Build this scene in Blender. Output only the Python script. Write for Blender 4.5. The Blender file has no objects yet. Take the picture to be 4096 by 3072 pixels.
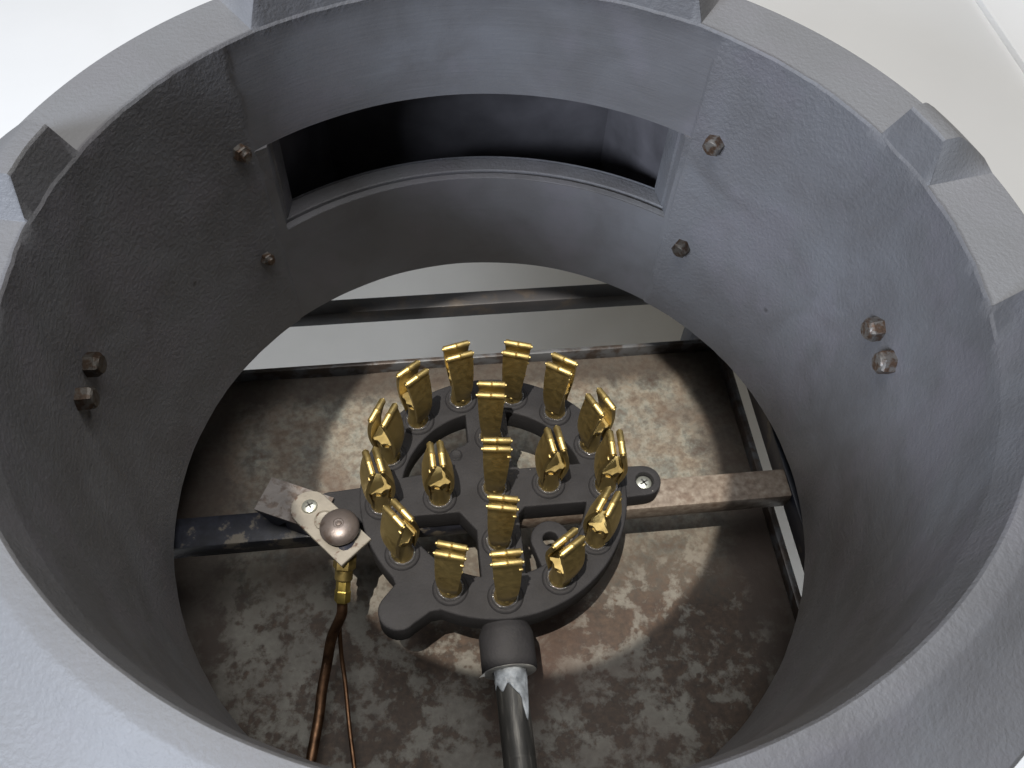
import bpy, bmesh, math, random
from mathutils import Vector, Matrix, noise
random.seed(7)
R_ = math.radians
S = 0.2                      # metres per modelling unit (the rim's inner radius is 0.20 m)
T = 8.6                      # the stand is turned this many degrees against the line of sight
scene = bpy.context.scene

# ------------------------------------------------------------------ camera
def rotz(v, deg):
    a = R_(deg); return Vector((v[0]*math.cos(a)-v[1]*math.sin(a), v[0]*math.sin(a)+v[1]*math.cos(a), v[2]))
yaw, pit, roll = 0.024, 0.977, 0.074
f = Vector((math.sin(yaw)*math.cos(pit), math.cos(yaw)*math.cos(pit), -math.sin(pit)))
r = f.cross(Vector((0, 0, 1))).normalized(); u = r.cross(f)
r2 = r*math.cos(roll)+u*math.sin(roll); u2 = -r*math.sin(roll)+u*math.cos(roll)
f, r2, u2 = rotz(f, -T), rotz(r2, -T), rotz(u2, -T)
cpos = rotz((0, -1.239, 1.413), -T)*S
cam = bpy.data.cameras.new('camera'); cam.sensor_width = 36; cam.lens = 36*3600/4096
cam.clip_start = 0.01; cam.clip_end = 100
co = bpy.data.objects.new('camera', cam); scene.collection.objects.link(co)
M = Matrix((r2, u2, -f)).transposed().to_4x4(); M.translation = cpos
co.matrix_world = M; scene.camera = co
cam.dof.use_dof = True; cam.dof.focus_distance = 2.45*S; cam.dof.aperture_fstop = 40

# ------------------------------------------------------------------ light
w = bpy.data.worlds.new('World'); scene.world = w; w.use_nodes = True
bg = w.node_tree.nodes['Background']; bg.inputs[0].default_value = (1.0, 0.985, 0.96, 1); bg.inputs[1].default_value = 0.055

def aim(o, frm, to):
    o.location = frm; o.rotation_euler = (Vector(to)-Vector(frm)).to_track_quat('-Z', 'Y').to_euler()
def lamp(name, kind, frm, to, energy, col, **kw):
    l = bpy.data.lights.new(name, kind); l.energy = energy; l.color = col
    for k_, v in kw.items(): setattr(l, k_, v)
    o = bpy.data.objects.new(name, l); scene.collection.objects.link(o); aim(o, frm, to); return o
# the small spotlight above the counter whose round beam falls through the ring onto the tray
tgt = rotz((0.09, 0.275, -1.38), -T); d = rotz((-0.11, -0.28, 1.0), -T)
lamp('spot_lamp', 'SPOT', (tgt+d*10)*S, tgt*S, 310, (1.0, 0.92, 0.80), spot_size=2*R_(3.86), spot_blend=0.05, shadow_soft_size=0.004)
# the cool window light from the front left
lamp('window_light', 'AREA', rotz((-6.6, -7.5, 4.7), -T)*S, (0, 0, 0), 60, (0.78, 0.86, 1.0), shape='RECTANGLE', size=0.8, size_y=0.5)
# the room's lit ceiling, followed by an added fill light
lamp('overhead_light', 'AREA', (-.12, .05, 1.9), (-.12, .05, 0), 29, (1.0, 0.985, 0.96), shape='SQUARE', size=1.3)
lamp('overhead_light', 'AREA', rotz((3.2, 4.4, 9.0), -T)*S, (0.1, 0.2, -0.1), 7.5, (1.0, 0.985, 0.95), shape='SQUARE', size=0.5)  # added fill without a known source, brightens the right counter and flange

scene.render.engine = 'CYCLES'
vs = scene.view_settings; vs.view_transform = 'Standard'; vs.look = 'None'; vs.exposure = 0; vs.gamma = 1
vs.use_curve_mapping = False

# ------------------------------------------------------------------ materials
def nt(name):
    m = bpy.data.materials.new(name); m.use_nodes = True
    n = m.node_tree; b = n.nodes['Principled BSDF']; return m, n, b
def node(n, t, **kw):
    x = n.nodes.new(t)
    for k_, v in kw.items():
        if k_.startswith('i_'): x.inputs[k_[2:].replace('_', ' ')].default_value = v
        else: setattr(x, k_, v)
    return x
def coords(n, kind='Object', scale=(1, 1, 1)):
    tc = node(n, 'ShaderNodeTexCoord'); mp = node(n, 'ShaderNodeMapping'); mp.inputs['Scale'].default_value = scale
    n.links.new(tc.outputs[kind], mp.inputs['Vector']); return mp.outputs[0]
def noise_n(n, vec, scale, detail=5, rough=.55, dist=0.0):
    x = node(n, 'ShaderNodeTexNoise'); x.inputs['Scale'].default_value = scale; x.inputs['Detail'].default_value = detail
    x.inputs['Roughness'].default_value = rough; x.inputs['Distortion'].default_value = dist
    n.links.new(vec, x.inputs['Vector']); return x.outputs['Fac']
def ramp(n, fac, stops, interp='LINEAR'):
    x = node(n, 'ShaderNodeValToRGB'); x.color_ramp.interpolation = interp
    e = x.color_ramp.elements
    while len(e) < len(stops): e.new(0.5)
    for el, (p, c) in zip(e, stops):
        el.position = p; el.color = (c if len(c) == 4 else (*c, 1)) if not isinstance(c, (int, float)) else (c, c, c, 1)
    n.links.new(fac, x.inputs['Fac']); return x.outputs['Color']
def mix(n, fac, a, b, mode='MIX'):
    x = node(n, 'ShaderNodeMix', data_type='RGBA', blend_type=mode)
    for s_, v in ((x.inputs[0], fac), (x.inputs[6], a), (x.inputs[7], b)):
        if hasattr(v, 'links') or isinstance(v, bpy.types.NodeSocket): n.links.new(v, s_)
        else: s_.default_value = v if isinstance(v, (int, float)) else (*v[:3], 1)
    return x.outputs[2]
def math_n(n, op, a, b=0.0):
    x = node(n, 'ShaderNodeMath', operation=op)
    for s_, v in ((x.inputs[0], a), (x.inputs[1], b)):
        if isinstance(v, bpy.types.NodeSocket): n.links.new(v, s_)
        else: s_.default_value = v
    return x.outputs[0]
def bump(n, b, h, strength, dist=0.001, prev=None):
    x = node(n, 'ShaderNodeBump'); x.inputs['Strength'].default_value = strength; x.inputs['Distance'].default_value = dist
    n.links.new(h, x.inputs['Height'])
    if prev is not None: n.links.new(prev, x.inputs['Normal'])
    n.links.new(x.outputs[0], b.inputs['Normal']); return x.outputs[0]

def mat_castiron():
    m, n, b = nt('cast_iron_paint'); v = coords(n)
    lo = noise_n(n, v, 9, 4); mid = noise_n(n, v, 45, 5); hi = noise_n(n, v, 700, 3, .6)
    col = ramp(n, lo, [(.30, (.150, .146, .153)), (.5, (.162, .164, .174)), (.72, (.176, .178, .193))])
    col = mix(n, ramp(n, mid, [(.55, 0.0), (.75, .35)]), col, (.145, .141, .146))
    smoke = noise_n(n, v, 17, 5, .55, .8)
    col = mix(n, ramp(n, smoke, [(.40, .0), (.64, .55)]), col, (.105, .101, .103))
    tint = noise_n(n, v, 24, 3)
    col = mix(n, ramp(n, tint, [(.5, .0), (.62, .30)]), col, (.190, .176, .200))
    # small chips through to the primer
    vo = node(n, 'ShaderNodeTexVoronoi'); vo.inputs['Scale'].default_value = 55; n.links.new(v, vo.inputs['Vector'])
    chip = ramp(n, vo.outputs['Distance'], [(.0, 1.0), (.045, 1.0), (.06, 0.0)])
    rnd = ramp(n, vo.outputs['Color'], [(.90, 0.0), (.91, 1.0)])
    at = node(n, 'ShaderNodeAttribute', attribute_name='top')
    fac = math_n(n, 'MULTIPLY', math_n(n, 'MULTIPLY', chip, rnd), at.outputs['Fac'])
    col = mix(n, math_n(n, 'MULTIPLY', at.outputs['Fac'], .48), col, (.30, .30, .305))  # upward faces lightened: overhead light put into the colour
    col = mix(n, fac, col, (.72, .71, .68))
    vo2 = node(n, 'ShaderNodeTexVoronoi'); vo2.inputs['Scale'].default_value = 38; n.links.new(v, vo2.inputs['Vector'])
    pit_ = math_n(n, 'MULTIPLY', ramp(n, vo2.outputs['Distance'], [(.0, 1.0), (.06, 1.0), (.10, 0.0)]), ramp(n, vo2.outputs['Color'], [(.84, 0.0), (.86, .8)]))
    col = mix(n, pit_, col, (.045, .042, .042))
    n.links.new(col, b.inputs['Base Color'])
    b.inputs['Roughness'].default_value = .52; b.inputs['Specular IOR Level'].default_value = .45
    # sand-cast grain where the wall is rough, lathe lines where it was turned
    tu = node(n, 'ShaderNodeAttribute', attribute_name='turned')
    sep = node(n, 'ShaderNodeSeparateXYZ'); n.links.new(v, sep.inputs[0])
    cx = node(n, 'ShaderNodeCombineXYZ'); n.links.new(math_n(n, 'MULTIPLY', sep.outputs['X'], .04), cx.inputs[0]); n.links.new(math_n(n, 'MULTIPLY', sep.outputs['Y'], .04), cx.inputs[1]); n.links.new(sep.outputs['Z'], cx.inputs[2])
    lines = noise_n(n, cx.outputs[0], 700, 4, .6)
    g1 = noise_n(n, v, 430, 4, .62); peel = ramp(n, g1, [(.35, 0.0), (.70, 1.0)])
    inv = math_n(n, 'SUBTRACT', 1.0, tu.outputs['Fac'])
    h = math_n(n, 'ADD', math_n(n, 'MULTIPLY', peel, math_n(n, 'ADD', math_n(n, 'MULTIPLY', inv, .9), .10)), math_n(n, 'MULTIPLY', lines, math_n(n, 'MULTIPLY', tu.outputs['Fac'], .55)))
    h = math_n(n, 'ADD', h, math_n(n, 'MULTIPLY', hi, .22))
    h = math_n(n, 'ADD', h, math_n(n, 'MULTIPLY', mid, .3))
    h = math_n(n, 'SUBTRACT', h, math_n(n, 'MULTIPLY', pit_, 1.2))
    bump(n, b, h, .48, .0006); return m
def mat_black_cast():
    m, n, b = nt('black_burner_casting'); v = coords(n)
    c = ramp(n, noise_n(n, v, 60, 4), [(.3, (.014, .0138, .0155)), (.7, (.021, .0207, .0232))])
    vo = node(n, 'ShaderNodeTexVoronoi'); vo.inputs['Scale'].default_value = 260; n.links.new(v, vo.inputs['Vector'])
    fk = math_n(n, 'MULTIPLY', ramp(n, vo.outputs['Distance'], [(.0, 1.0), (.10, 1.0), (.14, 0.0)]), ramp(n, vo.outputs['Color'], [(.93, 0.0), (.94, .8)]))
    c = mix(n, fk, c, (.5, .48, .45)); n.links.new(c, b.inputs['Base Color'])
    b.inputs['Roughness'].default_value = .72; b.inputs['Specular IOR Level'].default_value = .22
    bump(n, b, noise_n(n, v, 750, 4, .65), .6, .0006); return m
def mat_brass(name='brass', base=((.42, .325, .135), (.48, .372, .160)), rough=(.40, .54)):
    m, n, b = nt(name); v = coords(n)
    a = noise_n(n, v, 160, 4); oi = node(n, 'ShaderNodeObjectInfo')
    a2 = math_n(n, 'ADD', a, math_n(n, 'MULTIPLY', math_n(n, 'SUBTRACT', oi.outputs['Random'], .5), .25))
    n.links.new(ramp(n, a2, [(.3, base[0]), (.7, base[1])]), b.inputs['Base Color'])
    n.links.new(ramp(n, noise_n(n, v, 300, 4), [(.3, rough[0]), (.7, rough[1])]), b.inputs['Roughness'])
    b.inputs['Metallic'].default_value = 1
    bump(n, b, noise_n(n, v, 2500, 2), .05, .0001); return m
def mat_rusty(name, paint, rust, thr, scale, metal=0.0, rough=.6, extra=None, grow=.10):
    m, n, b = nt(name); v = coords(n)
    a = noise_n(n, v, scale, 8, .62, .3); k_ = ramp(n, a, [(thr-grow*.5, 0.0), (thr+grow*.5, 1.0)])
    p = ramp(n, noise_n(n, v, scale*.6, 6), [(.3, tuple(c*.72 for c in paint)), (.7, paint)])
    q = ramp(n, noise_n(n, v, scale*3, 5), [(.3, tuple(c*.55 for c in rust)), (.7, rust)])
    c = mix(n, k_, p, q)
    if extra: c = mix(n, ramp(n, noise_n(n, v, scale*1.7, 5), [(.6, 0.0), (.72, .6)]), c, extra)
    n.links.new(c, b.inputs['Base Color'])
    b.inputs['Roughness'].default_value = rough; b.inputs['Metallic'].default_value = metal
    bump(n, b, a, .25, .0012); return m
def mat_tray():
    m, n, b = nt('rusty_tray'); v = coords(n)
    sep = node(n, 'ShaderNodeSeparateXYZ'); n.links.new(v, sep.inputs[0])
    big = noise_n(n, v, 9, 3); a = noise_n(n, v, 54, 9, .68, .15); fine = noise_n(n, v, 230, 6, .65)
    sp = node(n, 'ShaderNodeTexVoronoi'); sp.inputs['Scale'].default_value = 130; n.links.new(v, sp.inputs['Vector'])
    speck = ramp(n, sp.outputs['Distance'], [(.0, .10), (.35, 0.0)])
    mix1 = math_n(n, 'ADD', math_n(n, 'ADD', math_n(n, 'MULTIPLY', a, .72), math_n(n, 'MULTIPLY', big, .40)), math_n(n, 'MULTIPLY', fine, .14))
    mix1 = math_n(n, 'ADD', mix1, speck)
    # the front half keeps flaking pale paint, the back is tanned and evenly mottled
    back = ramp(n, math_n(n, 'ADD', math_n(n, 'ADD', math_n(n, 'MULTIPLY', sep.outputs['Y'], 4.0), .42), math_n(n, 'MULTIPLY', big, .2)), [(.32, 0.0), (.66, 1.0)])
    paint = ramp(n, fine, [(.25, (.082, .077, .067)), (.5, (.122, .117, .104)), (.75, (.172, .167, .150))])
    rust = ramp(n, fine, [(.3, (.014, .009, .006)), (.55, (.036, .022, .014)), (.8, (.066, .042, .027))])
    thin = ramp(n, noise_n(n, v, 21, 4), [(.40, (.056, .047, .039)), (.62, (.120, .113, .098))])
    paint = mix(n, .45, paint, thin)
    front_c = mix(n, ramp(n, mix1, [(.585, 0.0), (.655, 1.0)]), paint, rust)
    tan = ramp(n, a, [(.30, (.085, .062, .045)), (.42, (.140, .118, .093)), (.52, (.165, .158, .134)), (.60, (.115, .120, .108)), (.74, (.070, .038, .025))])
    tan = mix(n, ramp(n, fine, [(.42, 0.0), (.62, .60)]), tan, (.055, .040, .030))
    c = mix(n, back, front_c, tan)
    st = noise_n(n, v, 8, 5, .55, .6); c = mix(n, ramp(n, st, [(.52, 0.0), (.66, .65)]), c, (.042, .022, .015))
    # darker along the folded edges
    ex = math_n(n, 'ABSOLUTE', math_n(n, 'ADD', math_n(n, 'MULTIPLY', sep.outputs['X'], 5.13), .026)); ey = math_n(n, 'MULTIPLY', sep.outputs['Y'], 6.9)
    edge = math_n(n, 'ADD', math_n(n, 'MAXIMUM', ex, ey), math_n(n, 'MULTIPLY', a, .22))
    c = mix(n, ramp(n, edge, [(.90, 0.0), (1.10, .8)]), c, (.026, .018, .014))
    n.links.new(c, b.inputs['Base Color']); b.inputs['Roughness'].default_value = .62; b.inputs['Specular IOR Level'].default_value = .35
    bump(n, b, math_n(n, 'ADD', a, math_n(n, 'MULTIPLY', fine, .5)), .30, .0012); return m
def mat_plain(name, col, rough=.5, metal=0.0, nscale=80, var=.15, bstr=.1):
    m, n, b = nt(name); v = coords(n)
    n.links.new(ramp(n, noise_n(n, v, nscale, 5), [(.3, tuple(c*(1-var) for c in col)), (.7, tuple(min(1, c*(1+var)) for c in col))]), b.inputs['Base Color'])
    b.inputs['Roughness'].default_value = rough; b.inputs['Metallic'].default_value = metal
    bump(n, b, noise_n(n, v, nscale*4, 4), bstr, .0005); return m
def mat_pipe():
    m, n, b = nt('galvanised_pipe'); v = coords(n, scale=(1, .12, 1))
    a = noise_n(n, v, 170, 6, .6); c = ramp(n, a, [(.30, (.024, .024, .023)), (.52, (.060, .058, .054)), (.70, (.22, .21, .19))])
    n.links.new(c, b.inputs['Base Color']); b.inputs['Metallic'].default_value = .40; b.inputs['Roughness'].default_value = .52
    bump(n, b, a, .25, .0006); return m
def mat_bar():
    m, n, b = nt('rusty_tube_paint'); v = coords(n)
    sep = node(n, 'ShaderNodeSeparateXYZ'); n.links.new(v, sep.inputs[0])
    a = noise_n(n, v, 60, 7, .65); fine = noise_n(n, v, 260, 4)
    bare = ramp(n, fine, [(.3, (.10, .077, .062)), (.55, (.17, .142, .118)), (.75, (.23, .205, .175))])
    bare = mix(n, ramp(n, a, [(.5, 0.0), (.68, .8)]), bare, (.085, .052, .036))
    oil = ramp(n, a, [(.42, (.010, .011, .016)), (.54, (.018, .020, .030)), (.60, (.12, .105, .085))])
    c = mix(n, ramp(n, math_n(n, 'ADD', math_n(n, 'MULTIPLY', sep.outputs['X'], 6), .5), [(.46, 0.0), (.58, 1.0)]), oil, bare)
    n.links.new(c, b.inputs['Base Color']); b.inputs['Roughness'].default_value = .42; b.inputs['Metallic'].default_value = .15
    bump(n, b, fine, .2, .0006); return m
CI = mat_castiron(); BC = mat_black_cast(); BR = mat_brass()
OLDBR = mat_brass('tarnished_brass', ((.13, .10, .04), (.34, .26, .10)), (.38, .55))
COP = mat_brass('dark_copper', ((.070, .040, .025), (.20, .112, .064)), (.40, .55))
TRAY = mat_tray(); BAR = mat_bar(); PIPE = mat_pipe()
BOLT = mat_rusty('rusty_bolt_steel', (.20, .185, .17), (.12, .075, .05), .50, 240, .45, .42)
DBOLT = mat_rusty('dark_bolt_steel', (.10, .09, .08), (.07, .045, .03), .5, 240, .5, .45)
ZINC = mat_plain('zinc_screw', (.46, .48, .44), .32, .85, 200, .12)
GALV = mat_rusty('worn_pale_plate', (.185, .17, .145), (.085, .05, .034), .60, 110, .1, .5, grow=.05)
BRKT = mat_rusty('bracket_steel', (.16, .145, .138), (.11, .085, .072), .52, 120, .45, .48)
DOME = mat_rusty('heat_browned_steel', (.14, .12, .115), (.10, .076, .065), .56, 90, .55, .40)
SEAL = mat_plain('grey_sealant', (.035, .035, .038), .10, 0, 300, .2, .8)
WHITE = mat_plain('white_thread_paste', (.40, .43, .46), .35, 0, 130, .55, .8)
NAVY = mat_rusty('navy_frame_paint', (.022, .026, .042), (.10, .085, .07), .60, 70, 0, .42)
DUCT = mat_plain('dark_duct_paint', (.095, .09, .097), .65, 0, 30, .3)
RUSTP = mat_rusty('rusty_duct_steel', (.05, .025, .016), (.11, .043, .019), .5, 60, 0, .8)
FLOOR = mat_plain('white_floor', (.66, .625, .56), .65, 0, 12, .03, .02)
PLATF = mat_plain('white_counter', (.86, .86, .855), .40, 0, 9, .02, .01)

# ------------------------------------------------------------------ helpers
col = scene.collection
def mk(name, verts, faces, mat, parent=None, loc=(0, 0, 0), rot=(0, 0, 0), angle=32, attrs=None):
    me = bpy.data.meshes.new(name); me.from_pydata([Vector(v)*S for v in verts], [], faces); me.validate()
    bm = bmesh.new(); bm.from_mesh(me); bmesh.ops.recalc_face_normals(bm, faces=bm.faces); bm.to_mesh(me); bm.free()
    for p in me.polygons: p.use_smooth = True
    me.set_sharp_from_angle(angle=R_(angle))
    if attrs:
        for k_, vals in attrs.items():
            a = me.attributes.new(k_, 'FLOAT', 'POINT'); a.data.foreach_set('value', vals)
    me.materials.append(mat)
    o = bpy.data.objects.new(name, me); col.objects.link(o); o.parent = parent
    o.location = Vector(loc)*S; o.rotation_euler = rot; return o
def empty(name, loc, label, cat, group=None):
    o = bpy.data.objects.new(name, None); col.objects.link(o); o.location = Vector(loc)*S; o.empty_display_size = .02
    tag(o, label, cat, group); return o
def tag(o, label, cat, group=None):
    o['label'] = label; o['category'] = cat
    if group: o['group'] = group
def copy_tree(o, parent):
    c = o.copy(); col.objects.link(c); c.parent = parent
    for ch in list(o.children): copy_tree(ch, c)
    return c
class G:
    def __init__(s): s.v = []; s.f = []
    def add(s, v, f):
        b = len(s.v); s.v += [tuple(x) for x in v]; s.f += [tuple(i+b for i in q) for q in f]
    def box(s, a, b, bev=0.0):
        (x0, y0, z0), (x1, y1, z1) = a, b
        if bev <= 0:
            s.add([(x0, y0, z0), (x1, y0, z0), (x1, y1, z0), (x0, y1, z0), (x0, y0, z1), (x1, y0, z1), (x1, y1, z1), (x0, y1, z1)],
                  [(0, 3, 2, 1), (4, 5, 6, 7), (0, 1, 5, 4), (1, 2, 6, 5), (2, 3, 7, 6), (3, 0, 4, 7)]); return
        bm = bmesh.new(); bmesh.ops.create_cube(bm, size=1)
        for v in bm.verts: v.co = Vector(((x0+x1)/2+v.co.x*(x1-x0), (y0+y1)/2+v.co.y*(y1-y0), (z0+z1)/2+v.co.z*(z1-z0)))
        bmesh.ops.bevel(bm, geom=bm.edges[:], offset=bev, segments=2, affect='EDGES', profile=.5)
        bm.verts.index_update(); s.add([v.co for v in bm.verts], [[v.index for v in q.verts] for q in bm.faces]); bm.free()
    def lathe(s, prof, n=32, M=None, caps=True, a0=0.0):
        vs_ = []; fs = []
        for i in range(n):
            a = 2*math.pi*i/n+a0
            for (rr, z) in prof: vs_.append(Vector((rr*math.cos(a), rr*math.sin(a), z)))
        m = len(prof)
        for i in range(n):
            j = (i+1) % n
            for k_ in range(m-1): fs.append((i*m+k_, j*m+k_, j*m+k_+1, i*m+k_+1))
        if caps:
            if prof[0][0] > 1e-6: fs.append(tuple(i*m for i in range(n))[::-1])
            if prof[-1][0] > 1e-6: fs.append(tuple(i*m+m-1 for i in range(n)))
        if M is not None: vs_ = [M @ x for x in vs_]
        s.add(vs_, fs)
    def tube(s, pts, rad, n=12, caps=True):
        pts = [Vector(p) for p in pts]; m = len(pts); prev = None; base = len(s.v); vs_ = []; fs = []
        for i, p in enumerate(pts):
            t = (pts[min(i+1, m-1)]-pts[max(i-1, 0)]).normalized()
            if prev is None: x = t.orthogonal().normalized()
            else: x = (prev-t*prev.dot(t)).normalized()
            prev = x; y = t.cross(x); rr = rad(i/(m-1)) if callable(rad) else rad
            for k_ in range(n):
                a = 2*math.pi*k_/n; vs_.append(p+x*rr*math.cos(a)+y*rr*math.sin(a))
        for i in range(m-1):
            for k_ in range(n): fs.append((i*n+k_, i*n+(k_+1) % n, (i+1)*n+(k_+1) % n, (i+1)*n+k_))
        if caps: fs += [tuple(range(n))[::-1], tuple((m-1)*n+k_ for k_ in range(n))]
        s.add(vs_, fs)
    def prism(s, poly, z0, z1, bev=0.0):
        n = len(poly); c = Vector((sum(p[0] for p in poly)/n, sum(p[1] for p in poly)/n))
        ins = [c+(Vector(p)-c)*(1-bev/max(1e-6, (Vector(p)-c).length)) for p in poly] if bev else poly
        rings = [[(p[0], p[1], z0) for p in poly], [(p[0], p[1], z1-bev) for p in poly]]+([[(p[0], p[1], z1) for p in ins]] if bev else [])
        vs_ = [v for q in rings for v in q]; fs = [tuple(range(n))[::-1], tuple((len(rings)-1)*n+i for i in range(n))]
        for k_ in range(len(rings)-1):
            for i in range(n): fs.append((k_*n+i, k_*n+(i+1) % n, (k_+1)*n+(i+1) % n, (k_+1)*n+i))
        s.add(vs_, fs)
    def make(s, name, mat, parent=None, **kw): return mk(name, s.v, s.f, mat, parent, **kw)
def smooth_path(pts, n=8):
    out = []; P = [Vector(p) for p in pts]; P = [P[0]*2-P[1]]+P+[P[-1]*2-P[-2]]
    for i in range(1, len(P)-2):
        for k_ in range(n):
            t = k_/n; a, b, c, e = P[i-1], P[i], P[i+1], P[i+2]
            out.append(.5*((2*b)+(c-a)*t+(2*a-5*b+4*c-e)*t*t+(3*b-a-3*c+e)*t**3))
    out.append(P[-2]); return out

# ------------------------------------------------------------------ setting
ZF = -3.4
def curve_solid(name, loops, z0, z1, bev, mat, parent, drop=None):
    cu = bpy.data.curves.new(name, 'CURVE'); cu.dimensions = '2D'; cu.fill_mode = 'BOTH'
    for lp in loops:
        sp = cu.splines.new('POLY'); sp.points.add(len(lp)-1); sp.use_cyclic_u = True
        for p, q in zip(sp.points, lp): p.co = (q[0]*S, q[1]*S, 0, 1)
    cu.extrude = ((z1-z0)/2-bev)*S; cu.bevel_depth = bev*S; cu.bevel_resolution = 2; cu.offset = -bev*S
    tmp = bpy.data.objects.new('tmp', cu); col.objects.link(tmp)
    dg = bpy.context.evaluated_depsgraph_get(); me = bpy.data.meshes.new_from_object(tmp.evaluated_get(dg))
    bpy.data.objects.remove(tmp); bpy.data.curves.remove(cu)
    for v in me.vertices: v.co.z += (z0+z1)/2*S
    bm = bmesh.new(); bm.from_mesh(me); bmesh.ops.remove_doubles(bm, verts=bm.verts, dist=1e-6); bmesh.ops.recalc_face_normals(bm, faces=bm.faces); bm.to_mesh(me); bm.free()
    for p in me.polygons: p.use_smooth = True
    me.set_sharp_from_angle(angle=R_(35)); me.materials.clear(); me.materials.append(mat); me.name = name
    o = bpy.data.objects.new(name, me); col.objects.link(o); o.parent = parent; return o
g = G(); g.add([(-40, -40, ZF-.5), (40, -40, ZF-.5), (40, 40, ZF-.5), (-40, 40, ZF-.5)], [(0, 1, 2, 3)])
o = g.make('floor', FLOOR); o['kind'] = 'structure'

# white counter top round the foot of the ring, with a round cut-out below it
TU0, TU1, TV0, TV1 = -2.05, 2.57, -1.35, 4.6
circ_ = [(1.062*math.cos(R_(i*5)), 1.062*math.sin(R_(i*5))) for i in range(72)]
o = curve_solid('counter_top', [[(TU0, TV0), (TU1, TV0), (TU1, TV1), (TU0, TV1)], circ_], -1.098, -1.043, .012, PLATF, None)
o['kind'] = 'structure'
g = G(); g.box((2.5715, -1.35, -1.098), (5.2, 4.6, -1.02), .01); o = g.make('lit_floor_slab', mat_plain('lit_floor_white', (.95, .95, .945), .4, 0, 9, .02, .01)); o['kind'] = 'structure'  # added slab, extra white, standing in for the brightly lit floor beyond

# ------------------------------------------------------------------ the cast-iron ring
H, R2, PH = 1.038, .936, .10
WZ0, WZ1, WA0, WA1 = -.655, -.335, 50.6, 126.2          # the air opening in the back
PADS = [(155.4, 168.2), (10.1, 20.8), (53.2, 123.4), (-173.2, -10.0)]
def pad(a):
    for p0, p1 in PADS:
        for k_ in (-360, 0, 360):
            x = a+k_
            if p0 <= x <= p1: return max(0.0, min(1.0, (x-p0)/2.0, (p1-x)/2.0))
    return 0.0
def near_arc(a, a0, a1, soft):
    return max(0.0, min(1.0, (a-a0)/soft, (a1-a)/soft))
ring = empty('burner_ring', (0, 0, -H), 'dark grey cast iron burner ring with raised pads on its rim', 'burner ring')
ang = set(round(-180+i*.5, 3) for i in range(720)) | {WA0, WA1}
for p0, p1 in PADS: ang |= {p0, p1, p0+2, p1-2, p0+.02, p1-.02}
ang = sorted(a for a in ang if -180 <= a < 180)
zs = [-H+(WZ0+H)*i/12 for i in range(12)]+[WZ0+(WZ1-WZ0)*i/10 for i in range(10)]+[WZ1+(-.03-WZ1)*i/10 for i in range(11)]
nz = len(zs)
def wallR(z): return R2+(1-R2)*(z+H)/H
rows = None; V = []; TU = []; TP = []
for a in ang:
    p = pad(a); c, s_ = math.cos(R_(a)), math.sin(R_(a))
    inpan = WA0-1.0 < a < WA1+1.6
    frt = near_arc(a, -150, -30, 30)
    e1 = .0045*noise.noise(Vector((c*9, s_*9, 1)))+.0030*noise.noise(Vector((c*26, s_*26, 4)))
    e1 += (.004*abs(noise.noise(Vector((c*14, s_*14, 7)))) if 118 < a < 158 else 0)
    e1 *= 1-.75*near_arc(a, -175, -8, 10)
    prof = []
    for z in zs:
        edge = .5*noise.noise(Vector((z*14, 3 if a > 90 else 9, 0)))
        ip = (WA0-1.0+edge) < a < (WA1+2.2+edge)
        wob = .0022*noise.noise(Vector((c*5, s_*5, z*6)))
        if not ip: wob += .0015*noise.noise(Vector((c*20, s_*20, z*20)))
        prof.append((wallR(z)+wob+(.0055 if ip else 0), z, 1.0 if ip else max(frt*.85, .55*near_arc(a, -60, 12, 15)), 0))
    zt = PH*p+.0015*noise.noise(Vector((c*6, s_*6, 5)))
    b2 = .006*p; ro = 1.187+.045*near_arc(a, -173.2, -10.0, 6); ch = 1-.9*near_arc(a, -172, -14, 10)
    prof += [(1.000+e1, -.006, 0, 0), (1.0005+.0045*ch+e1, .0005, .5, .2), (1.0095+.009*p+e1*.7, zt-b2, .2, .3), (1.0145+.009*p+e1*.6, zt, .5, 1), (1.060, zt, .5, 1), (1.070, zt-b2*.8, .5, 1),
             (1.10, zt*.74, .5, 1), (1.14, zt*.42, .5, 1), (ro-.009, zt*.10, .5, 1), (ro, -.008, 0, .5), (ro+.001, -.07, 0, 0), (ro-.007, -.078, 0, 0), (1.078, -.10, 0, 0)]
    prof += [(1.07, z, 0, 0) for z in reversed(zs) if z < -.12]+[(R2+.03, -H-.0005, 0, 0)]
    m = len(prof); tk = 1-.85*near_arc(a, -100, -12, 20)  # rim tops less lightened at front right: shade put into the colour
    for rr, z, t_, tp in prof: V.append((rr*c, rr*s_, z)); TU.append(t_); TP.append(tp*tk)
zprof = [q[1] for q in prof]; n = len(ang); F = []
for i in range(n):
    j = (i+1) % n; a = ang[i]
    for k_ in range(m):
        k2 = (k_+1) % m; zz = (zprof[k_]+zprof[k2])/2
        wall_seg = k_ < nz-1 or (nz+13 <= k_ < m-2)
        if wall_seg and WZ0 < zz < WZ1 and WA0-1e-6 <= a < WA1-1e-6: continue
        F.append((i*m+k_, j*m+k_, j*m+k2, i*m+k2))
mk('body', V, F, CI, ring, loc=(0, 0, H), attrs={'turned': TU, 'top': TP}, angle=28)
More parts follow.
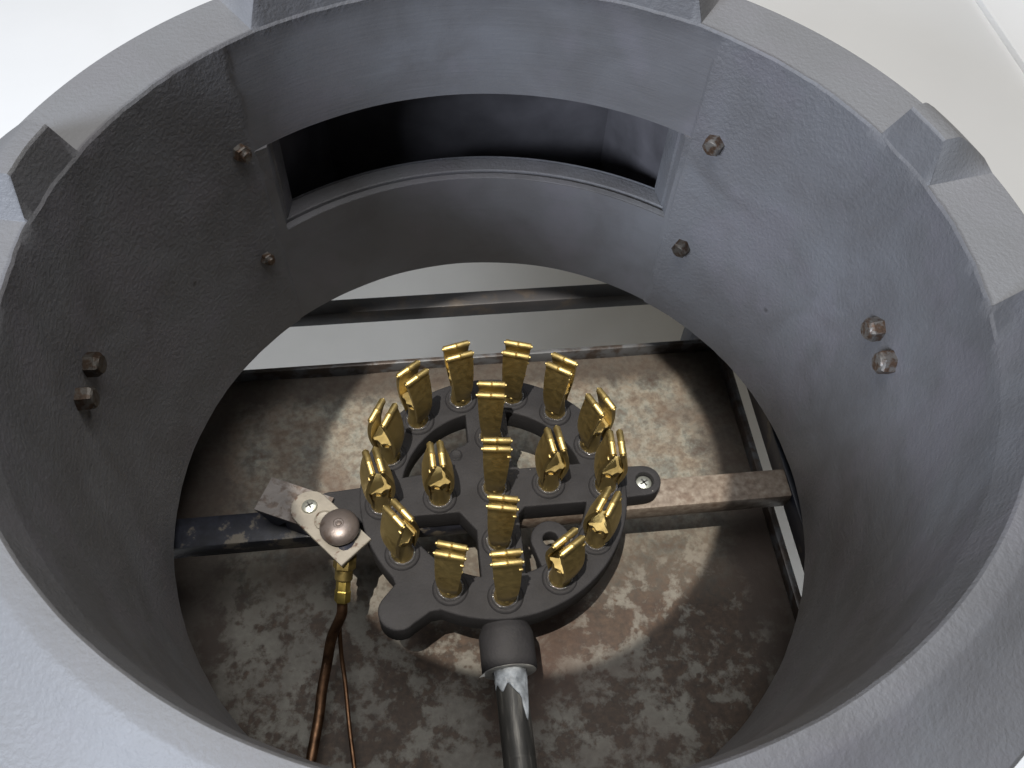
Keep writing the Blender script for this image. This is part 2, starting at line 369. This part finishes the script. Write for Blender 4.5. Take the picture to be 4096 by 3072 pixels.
def arc_solid(name, poly, a0, a1, mat, parent, step=1.0, loc=(0, 0, H)):
    k_ = max(1, int((a1-a0)/step)); n_ = len(poly); v = []; f_ = []
    for i in range(k_+1):
        a = R_(a0+(a1-a0)*i/k_)
        for rr, z in poly: v.append((rr*math.cos(a), rr*math.sin(a), z))
    for i in range(k_):
        for q in range(n_): f_.append((i*n_+q, (i+1)*n_+q, (i+1)*n_+(q+1) % n_, i*n_+(q+1) % n_))
    f_ += [tuple(range(n_))[::-1], tuple(k_*n_+q for q in range(n_))]
    return mk(name, v, f_, mat, parent, loc=loc, angle=28)
arc_solid('window_sill', [(.968, -.662), (.972, -.6575), (.992, -.6575), (.9935, -.676), (1.008, -.676), (1.010, -.664), (1.014, -.661), (1.066, -.661), (1.069, -.666), (1.069, -.72), (.975, -.72)], WA0-2.2, WA1+2.2, CI, ring)
arc_solid('window_lintel', [(.990, -.331), (.990, -.30), (1.066, -.30), (1.066, -.331)], WA0-2.2, WA1+2.2, CI, ring)
for sg, ae in ((-1, WA0), (1, WA1)):
    def pol(rr, off): return (rr*math.cos(R_(ae+sg*off)), rr*math.sin(R_(ae+sg*off)))
    for pg in ([pol(.976, .05), pol(1.000, -1.3), pol(1.004, 3), pol(.985, 3)], [pol(1.000, .2), pol(1.014, -.4), pol(1.018, 3), pol(1.004, 3)], [pol(1.014, -2.0), pol(1.067, -4.6), pol(1.067, 3), pol(1.018, 3)]):
        g = G(); g.prism(pg, -.659, -.333); g.make('window_jamb', CI, ring, loc=(0, 0, H))
# exhaust duct behind the opening
A0 = R_(88.4-90)
def dl(x, y, z): return (x*math.cos(A0)-y*math.sin(A0), x*math.sin(A0)+y*math.cos(A0), z)
def plate(name, pts, mat, th=.012):
    P = [Vector(dl(*p)) for p in pts]; nn = (P[1]-P[0]).cross(P[2]-P[0]).normalized()*th
    k_ = len(P); mk(name, P+[p+nn for p in P], [tuple(range(k_))[::-1], tuple(range(k_, 2*k_))]+[(i, (i+1) % k_, (i+1) % k_+k_, i+k_) for i in range(k_)], mat, ring, loc=(0, 0, H))
plate('duct_back', [(-.50, 1.37, -1.02), (.50, 1.37, -1.02), (.50, 1.37, -.16), (-.50, 1.37, -.16)], RUSTP)
plate('duct_arch_panel', [(-.50, 1.34, -1.0), (.50, 1.34, -1.0)]+[(x/10, 1.34, -.560-.35*(x/10+.05)**2) for x in range(5, -6, -1)], DUCT)  # grey lower panel; arched top puts a cast shadow's edge into the shape
plate('duct_side', [(-.70, .84, -1.02), (-.50, 1.36, -1.02), (-.50, 1.36, -.16), (-.70, .84, -.16)], DUCT)
plate('duct_side', [(.50, 1.36, -1.02), (.70, .84, -1.02), (.70, .84, -.16), (.50, 1.36, -.16)], DUCT)
arcp = [(1.064*math.sin(R_(t)), 1.064*math.cos(R_(t))) for t in range(-42, 43, 4)]
plate('duct_top', [(x, y, -.15-.14*(y-.84)) for x, y in arcp]+[(.50, 1.40, -.23), (-.50, 1.40, -.23)], RUSTP, -.012)
plate('duct_bottom', [(x, y, -1.0) for x, y in arcp]+[(.50, 1.40, -1.0), (-.50, 1.40, -1.0)], DUCT, -.012)
# bolts through the wall
def wall_frame(a, z):
    c, s_ = math.cos(R_(a)), math.sin(R_(a)); n_ = Vector((-c, -s_, .06)).normalized(); t = Vector((-s_, c, 0)); b_ = n_.cross(t)
    M_ = Matrix((t, b_, n_)).transposed().to_4x4(); M_.translation = Vector((wallR(z)*c, wallR(z)*s_, z)); return M_
def hexhead(name, a, z, rad, hgt, mat, spin, nut=False):
    M_ = wall_frame(a, z) @ Matrix.Rotation(R_(spin), 4, 'Z') @ Matrix.Rotation(R_(random.uniform(-4, 4)), 4, 'X')
    g = G(); g.lathe([(rad*1.02, -.02), (rad, hgt*.80), (rad*.86, hgt)], 6, M_)
    if nut:
        g.lathe([(rad*.62, hgt*.9), (rad*.62, hgt*1.55), (rad*.52, hgt*1.72), (.001, hgt*1.72)], 14, M_)
        for i in range(3): g.lathe([(rad*.66, hgt*(1.02+i*.2)), (rad*.70, hgt*(1.07+i*.2)), (rad*.66, hgt*(1.12+i*.2))], 14, M_, caps=False)
    else: g.lathe([(rad*.80, hgt*.98), (rad*.70, hgt*1.10), (rad*.25, hgt*1.14), (.001, hgt*1.12)], 20, M_)
    return g.make(name, mat, ring, loc=(0, 0, H), angle=25)
hexhead('bolt', 139.4-T, -.306, .026, .020, BOLT, 10, True)
hexhead('bolt', 53.9-T, -.313, .030, .028, BOLT, 20)
hexhead('bolt', 140.7-T, -.699, .021, .018, BOLT, 0, True)
hexhead('bolt', 53.8-T, -.722, .028, .028, DBOLT, 12)
hexhead('bolt', -177.1-T, -.365, .030, .034, DBOLT, 30)
hexhead('bolt', -171.6-T, -.369, .030, .034, DBOLT, 8)
hexhead('bolt', 11.5-T, -.369, .031, .036, BOLT, 32)
hexhead('bolt', 5.7-T, -.379, .031, .036, BOLT, 5)

# ------------------------------------------------------------------ stand, tray, support bar
st = empty('steel_stand', (0, 0, ZF), 'navy painted steel stand frame under the burner ring', 'stand')
L0 = (0, 0, -ZF)
def rail(a, b, name='rail', mat=NAVY, bev=.006):
    g = G(); g.box(a, b, bev); return g.make(name, mat, st, loc=L0)
rail((.945, -1.0, -1.20), (1.06, 1.06, -1.101)); rail((-1.12, -1.0, -1.20), (-1.03, 1.06, -1.101))
rail((-1.03, .878, -1.270), (.945, .944, -1.2015), mat=mat_rusty('worn_frame_paint', (.030, .030, .034), (.055, .046, .040), .55, 55, 0, .5)); rail((-1.03, -1.10, -1.20), (.945, -1.02, -1.101))
for x, y in ((.965, .99), (-1.115, .99), (.965, -1.10), (-1.115, -1.10)): rail((x, y, ZF), (x+.085, y+.085, -1.202), 'leg')
tx0, tx1, ty0, ty1, tz, th = -1.045, .950, -1.12, .728, -1.38, .052
tr = empty('drip_tray', (0, 0, tz), 'rusty steel drip tray with flaking paint under the burner', 'tray')
g = G(); N = 60; vs_ = []; fs = []
for j in range(N+1):
    for i in range(N+1):
        x = tx0+(tx1-tx0)*i/N; y = ty0+(ty1-ty0)*j/N
        vs_.append((x, y, .012*noise.noise(Vector((x*2.2, y*2.2, 0)))-.002))
for j in range(N):
    for i in range(N): q = j*(N+1)+i; fs.append((q, q+1, q+N+2, q+N+1))
g.add(vs_, fs); g.make('tray_floor', TRAY, tr)
TRW = mat_rusty('tray_rim_steel', (.10, .105, .115), (.055, .042, .036), .48, 60, .2, .45)
for a, b in (((tx0-.012, ty0, -.03), (tx0+.002, ty1, th)), ((tx1-.002, ty0, -.03), (tx1+.022, ty1, th)), ((tx0-.012, ty1-.002, -.03), (tx1+.022, ty1+.016, th)), ((tx0-.012, ty0-.014, -.03), (tx1+.022, ty0, th))):
    g = G(); g.box(a, b, .005); g.make('tray_rim', TRW, tr)
g = G(); g.box((-1.03, -.064, -1.152), (.935, .036, -1.075), .010)
o = g.make('support_bar', BAR); tag(o, 'rusty square steel tube running across beneath the burner', 'bar')

# ------------------------------------------------------------------ the burner
ZP = -.988
bn = empty('gas_burner', (0, 0, ZP), 'matt black cast ring burner set with eighteen brass jets', 'burner')
def arc(cx, cy, rr, a0, a1, k_): return [(cx+rr*math.cos(R_(a0+(a1-a0)*i/k_)), cy+rr*math.sin(R_(a0+(a1-a0)*i/k_))) for i in range(k_+1)]
RO, RI = .398, .276
lug_a = -120.8-T; ld = (math.cos(R_(lug_a)), math.sin(R_(lug_a))); lt = (-ld[1], ld[0]); lw = .057
outer = arc(0, 0, RO, lug_a+12, lug_a+348, 160)
tipc = (ld[0]*.462, ld[1]*.462)
# the solid lug at lower left, leaning away from the pipe
for tip_off, in ((0,),):
    tdir = lug_a-6; tc = (ld[0]*.455-lt[0]*.012, ld[1]*.455-lt[1]*.012)
    outer += [(ld[0]*.40-lt[0]*.066, ld[1]*.40-lt[1]*.066)]+arc(tc[0], tc[1], lw, tdir-88, tdir+88, 18)+[(ld[0]*.41+lt[0]*.062, ld[1]*.41+lt[1]*.062)]
def window(qx, qy, cut):
    hw, hv = .064, .065; sx, sy = qx, qy
    a_u = math.degrees(math.asin(hv/RI)); a_v = math.degrees(math.acos(hw/RI))
    pts = [(sx*RI*math.cos(R_(a_u+(a_v-a_u)*i/16)), sy*RI*math.sin(R_(a_u+(a_v-a_u)*i/16))) for i in range(17)]
    if cut == 'chamfer': pts += [(sx*hw, sy*(hv+.062)), (sx*(hw+.045), sy*hv)]
    elif cut == 'lug': pts += [(sx*hw, sy*.172)]+[(sx*(.064+.082*math.sin(R_(t))), sy*(.065+.098*math.cos(R_(t)))) for t in (8, 25, 45, 65, 82)]
    else: pts += [(sx*hw, sy*(hv+.02)), (sx*(hw+.02), sy*hv)]
    return pts
curve_solid('casting', [outer, window(1, 1, ''), window(-1, 1, 'lug'), window(-1, -1, 'chamfer'), window(1, -1, '')], -.088, 0, .006, BC, bn)
# mounting ears, one notch lower than the ring
ear = [(.36, -.054), (.455, -.051)]+arc(.462, 0, .050, -85, 85, 12)+[(.455, .051), (.36, .054)]
hole = arc(.462, 0, .027, 0, 345, 23)
curve_solid('mounting_ear', [ear, hole], -.084, -.020, .005, BC, bn)
ear2 = [(-.36, -.062), (-.36, .058), (-.47, .050)]+arc(-.485, -.004, .054, 95, 265, 12)
curve_solid('mounting_ear', [ear2], -.084, -.024, .005, BC, bn)
pc = (.150, -.160)
curve_solid('pilot_ear', [arc(pc[0], pc[1], .058, -25, 205, 20)+[(pc[0]-.035, -.25), (pc[0]+.09, -.235)], arc(pc[0], pc[1], .022, 0, 345, 23)], -.086, -.030, .005, BC, bn)
g = G(); g.lathe([(.020, -.02), (.020, .001), (.015, .006), (.008, .002), (.0005, .002)], 20, Matrix.Translation((-.104, .125, 0))); g.make('dimple', BC, bn)
def screw(name, x, y, z, rad, parent, mat=ZINC, tilt=0):
    g = G(); g.lathe([(rad, -.02), (rad, .001), (rad*.86, .007), (rad*.5, .011), (.0005, .012)], 28)
    o = g.make(name, mat, parent, loc=(x, y, z), rot=(tilt, 0, .5))
    c = G()
    for w_, l_ in ((rad*.10, rad*.5), (rad*.5, rad*.10)): c.box((-w_, -l_, .0085), (w_, l_, .0128))
    c.make('cross_recess', mat_slot, o); return o
mat_slot = mat_plain('screw_recess', (.04, .04, .04), .7, .3)
screw('screw', .462, 0, -.046, .0268, bn)
# inlet socket and supply pipe
MX = Matrix.Rotation(R_(90), 4, 'X')          # local z -> -y
def along(x, y, z): return Matrix.Translation((x, y, z)) @ MX
g = G(); g.lathe([(.074, 0), (.074, .03), (.066, .05), (.064, .08), (.0735, .10), (.0765, .11), (.0765, .205), (.073, .210), (.050, .210), (.047, .196)], 40, along(-.008, -.31, -.076), caps=False)
g.make('inlet_socket', BC, bn, angle=40)
g = G(); g.lathe([(.0435, 0), (.0435, .26), (.0428, .262), (.0428, .268), (.0435, .27), (.0435, .312), (.0425, .314), (.0425, .322), (.0435, .324), (.0435, .95)], 36, along(-.008, -.48, -.080))
g.make('supply_pipe', PIPE, bn, angle=40)
g = G(); vs_ = []; fs = []; na, nl = 26, 14
for j in range(nl+1):
    for i in range(na+1):
        a = R_(18+144*i/na); ln = .018+.055*max(0, .5+.9*noise.noise(Vector((i*.16, 2.3, 0))))+.085*math.exp(-((i-5)/2.3)**2)
        y = -.517-ln*j/nl; rr = .0452+.0022*noise.noise(Vector((i*.5, j*.4, 1)))-.0012*(j == nl)
        vs_.append((-.008+rr*math.cos(a), y, -.080+rr*math.sin(a)))
for j in range(nl):
    for i in range(na): q = j*(na+1)+i; fs.append((q, q+1, q+na+2, q+na+1))
g.add(vs_, fs)
o = g.make('thread_paste', WHITE, bn, angle=60)
sm = o.modifiers.new('solid', 'SOLIDIFY'); sm.thickness = .0025*S
g = G()
for i in range(46):
    a = 360*i/46; rr = .052+.022*((math.sin(i*2.4)+1)/2)
g.lathe([(.0475, 0), (.060, .003), (.0725, .0015), (.0745, -.002)], 60, along(-.008, -.5195, -.078), caps=False)
g.add([(-.078, -.520, -.060), (-.094, -.531, -.062), (-.076, -.527, -.068)], [(0, 1, 2)])
g.make('paste_smear', mat_plain('thin_paste', (.30, .30, .29), .5, 0, 120, .5, .6), bn)

# brass jets
def build_jet(gap):
    core = G()
    core.lathe([(.0325, -.01), (.0318, .010), (.0290, .018), (.0280, .040), (.0262, .060), (.0255, .085), (.0250, .100)], 24)
    star = []
    for sg in (1, -1):
        for (y, x) in ((-.0335, .0235), (-.025, .0295), (-.0165, .0270), (-.008, .0300), (0, .0350), (.008, .0300), (.0165, .0270), (.025, .0295), (.0335, .0235)): star.append((sg*x, sg*y))
    n_ = len(star); v = [(x*.60, y*.80, .070) for x, y in star]+[(x*.74, y*.94, .112) for x, y in star]+[(x, y, .1315) for x, y in star]+[(x*.97, y*.97, .1335) for x, y in star]
    f_ = [tuple(range(n_))[::-1], tuple(3*n_+i for i in range(n_))]
    for k_ in range(3):
        for i in range(n_): f_.append((k_*n_+i, k_*n_+(i+1) % n_, (k_+1)*n_+(i+1) % n_, (k_+1)*n_+i))
    core.add(v, f_)
    jet = core.make('jet', BR, None, angle=30)
    zz = [.046, .064, .080, .100, .120, .140, .160, .180, .200, .220, .238, .252]
    yo = [.0325, .0365, .0405, .0440, .0455, .0455, .0440, .0410+gap*.3, .0370+gap*.5, .0322+gap*.8, .0270+gap, .0235+gap]
    hw = [.0230, .0243, .0260, .0279, .0297, .0313, .0328, .0342, .0355, .0366, .0375, .0382]
    yi = [.0310, .0310, .0310, .0315, .0330, .0340, .0325, .0285+gap*.3, .0235+gap*.5, .0180+gap*.8, .0125+gap, .0105+gap]
    NX = 8
    for sg in (-1, 1):
        g = G(); v = []; f_ = []; nz_ = len(zz)
        for side, ys in ((0, yo), (1, yi)):
            for k_ in range(nz_):
                for i in range(NX+1):
                    t = 2*i/NX-1
                    curve = (.0045*(1-.6*k_/nz_))*t*t*(1 if side == 0 else .5)
                    crease = .0006 if (i == NX//2 and side == 0) else 0
                    v.append((hw[k_]*t, sg*max(.0075, ys[k_]-curve-crease), zz[k_]))
        st_ = nz_*(NX+1)
        for k_ in range(nz_-1):
            for i in range(NX):
                q = k_*(NX+1)+i; f_.append((q, q+1, q+NX+2, q+NX+1)); f_.append((st_+q, st_+q+NX+1, st_+q+NX+2, st_+q+1))
            for i in (0, NX):
                q = k_*(NX+1)+i; f_.append((q, q+NX+1, st_+q+NX+1, st_+q))
        for k_ in (0, nz_-1):
            for i in range(NX): q = k_*(NX+1)+i; f_.append((q, q+1, st_+q+1, st_+q))
        g.add(v, f_); g.make('jaw', BR, jet, angle=40)
        g = G(); MY = Matrix.Translation((0, sg*(.0158+gap), .2555)) @ Matrix.Rotation(R_(90), 4, 'Y')
        e = .0386
        g.lathe([(.0001, -e-.0045), (.0046, -e-.004), (.0048, -e), (.0088, -e), (.0100, -e+.002), (.0097, -.006), (.0110, -.002), (.0094, 0), (.0110, .002), (.0097, .006), (.0100, e-.002), (.0088, e), (.0048, e), (.0046, e+.004), (.0001, e+.0045)], 14, MY)
        g.make('lip', BR, jet, angle=40)
    for sg in (-1, 1):
        g = G(); MY = Matrix.Translation((0, sg*.0270, .034)) @ Matrix.Rotation(R_(-90*sg), 4, 'X')
        g.lathe([(.0085, -.006), (.0085, .002), (.0055, .006), (.0005, .0075)], 14, MY); g.make('rivet', BR, jet, angle=45)
    g = G(); MY = Matrix.Translation((.0345, -.024, .232)) @ Matrix.Rotation(R_(90), 4, 'Y')
    g.lathe([(.0042, -.004), (.0042, .004), (.0028, .0062), (.0003, .0068)], 12, MY); g.make('pin', BR, jet, angle=45)
    g = G(); g.lathe([(.0285, .001), (.031, .010), (.0345, .0118), (.038, .010), (.040, .004)], 30, caps=False)
    for q in range(len(g.v)):
        x, y, z = g.v[q]; g.v[q] = (x, y, z+.0022*noise.noise(Vector((x*90, y*90, z*40))))
    g.make('sealant_ring', SEAL, jet, angle=60)
    g = G(); g.lathe([(.0535, -.002), (.0515, -.0015), (.0495, .0035), (.0465, .0075), (.0410, .0085), (.0375, .0060)], 40, caps=False)
    g.make('collar', BC, jet, angle=50)
    return jet
protos = [build_jet(.0038), build_jet(-.0020)]; used = [False, False]
CLOSED = {5, 6, 7, 8, 9, 10, 11, 14, 15, 16, 17}
ring_jets = [(138.1, 48-3), (111.3, 21), (82.9, -8), (57.6, -25), (30.4, -56), (5.0, -84), (-25.6, 64), (-53.6, 42), (-81.9, 8), (-108.6, -8), (-138.6, -44), (-168, -68), (163.9, 70)]
inner_jets = [((.0075, .1789), 0), ((-.163, -.013), -78), ((.0, .002), 2), ((.164, .0034), -74), ((-.003, -.169), -3)]
spots = [((.3335*math.cos(R_(a-T)), .3335*math.sin(R_(a-T))), s_) for a, s_ in ring_jets]+inner_jets
for i, ((x, y), s_) in enumerate(spots):
    k_ = 1 if i in CLOSED else 0
    j_ = copy_tree(protos[k_], bn) if used[k_] else protos[k_]
    used[k_] = True
    j_.parent = bn; j_.location = Vector((x, y, 0))*S
    j_.rotation_euler = (R_(random.uniform(-1.5, 1.5)), R_(random.uniform(-1.5, 1.5)), R_(s_-T))

# ------------------------------------------------------------------ pilot light on its bracket
pl = empty('pilot_light', (-.56, -.02, -1.07), 'small pilot burner with round steel cap on an angled bracket', 'pilot burner')
PO = Vector((-.56, -.02, -1.07))
def pm(g, name, mat, parent=pl, **kw): return mk(name, [Vector(v)-PO for v in g.v], g.f, mat, parent, **kw)
g = G()                                        # the bent strip: flat top, ends folded down on to the bar
ax = Vector((.905, -.427, 0)).normalized(); ay = Vector((.427, .905, 0)).normalized(); c0 = Vector((-.678, .052, -.992))
strip = [(0, 0), (.006, .0), (.30, 0)]
def q3(a, b, z): return c0+ax*a+ay*b+Vector((0, 0, z))
g.add([q3(0, -.056, 0), q3(.20, -.056, 0), q3(.20, .056, 0), q3(0, .056, 0), q3(0, -.056, -.007), q3(.20, -.056, -.007), q3(.20, .056, -.007), q3(0, .056, -.007)],
      [(0, 1, 2, 3), (7, 6, 5, 4), (0, 4, 5, 1), (1, 5, 6, 2), (2, 6, 7, 3), (3, 7, 4, 0)])
pm(g, 'bracket', BRKT)
g = G(); g.add([q3(.002, -.055, -.0075), q3(.105, -.055, -.0075), q3(.060, -.050, -.082), q3(.040, -.050, -.082), q3(.002, -.048, -.0075), q3(.105, -.048, -.0075), q3(.060, -.043, -.082), q3(.040, -.043, -.082)],
      [(0, 1, 2, 3), (7, 6, 5, 4), (0, 4, 5, 1), (1, 5, 6, 2), (2, 6, 7, 3), (3, 7, 4, 0)])
g.add([q3(.09, -.05, -.0075), q3(.20, -.05, -.0075), q3(.20, .05, -.0075), q3(.09, .05, -.0075), q3(.09, -.05, -.082), q3(.20, -.05, -.082), q3(.20, .05, -.082), q3(.09, .05, -.082)],
      [(0, 1, 2, 3), (7, 6, 5, 4), (0, 4, 5, 1), (1, 5, 6, 2), (2, 6, 7, 3), (3, 7, 4, 0)])
pm(g, 'bracket_foot', NAVY)
# pale cover plate: rounded at the screw end, square at the other
cd = R_(-49); cc = Vector((-.540, -.016)); U = Vector((math.cos(cd), math.sin(cd))); W = Vector((-U.y, U.x)); hw_ = .056
poly = [cc+U*.200-W*hw_, cc+U*.200+W*hw_]+[cc+U*(-.0)+U*(hw_*math.cos(R_(t)))+W*(hw_*math.sin(R_(t))) for t in range(90, 271, 15)]
g = G(); g.prism([tuple(p) for p in poly], -.9885, -.978, .002); pm(g, 'cover_plate', GALV)
o = screw('screw', 0, 0, 0, .0235, pl); o.location = (Vector((-.541, -.012, -.979))-PO)*S
g = G(); g.lathe([(.030, -.979), (.030, -.970), (.022, -.966), (.012, -.968), (.0005, -.968)], 28, Matrix.Translation((-.497, -.062, 0))); pm(g, 'orifice_ring', GALV)
g = G(); dm = Matrix.Translation((-.4525, -.098, -.975))
g.lathe([(.034, -.004), (.036, .010), (.052, .016), (.0565, .022), (.056, .028), (.050, .038), (.038, .046), (.022, .0505), (.015, .0512), (.0135, .049), (.009, .049), (.0075, .0515), (.0005, .0525)], 44, dm); pm(g, 'cap', DOME, angle=50)
g = G(); p0 = Vector((-.443, -.150, -1.010)); p1 = Vector((-.466, -.268, -1.118)); dd = (p1-p0).normalized()
Mf = dd.to_track_quat('Z', 'Y').to_matrix().to_4x4(); Mf.translation = p0
g.lathe([(.028, -.06), (.030, -.03), (.030, .0)], 16, Mf); pm(g, 'elbow', NAVY)
g = G(); g.lathe([(.031, .0), (.033, .004), (.033, .045), (.029, .050)], 6, Mf); g.lathe([(.026, .05), (.026, .078), (.024, .082)], 20, Mf); pm(g, 'brass_fitting', OLDBR, angle=25)
g = G(); g.lathe([(.021, .080), (.021, .112), (.0235, .115), (.0235, .146), (.020, .150), (.014, .152)], 6, Mf); pm(g, 'nut', mat_brass('yellow_brass', ((.38, .29, .08), (.52, .41, .13)), (.40, .55)), angle=25)
e0 = p0+dd*.15
path = smooth_path([e0, e0+dd*.04, (-.505, -.330, -1.20), (-.528, -.392, -1.262), (-.545, -.455, -1.292), (-.556, -.520, -1.312), (-.580, -.640, -1.325), (-.604, -.78, -1.335), (-.64, -1.0, -1.34)], 8)
g = G(); g.tube(path, .0155, 14); pm(g, 'gas_tube', COP, angle=60)
th_ = smooth_path([(-.462, -.225, -1.10), (-.478, -.285, -1.16), (-.484, -.36, -1.25), (-.478, -.44, -1.30), (-.470, -.56, -1.325), (-.456, -.70, -1.34), (-.43, -1.0, -1.345)], 8)
g = G(); g.tube(th_, .0065, 10); pm(g, 'thermocouple_tube', COP, angle=60)
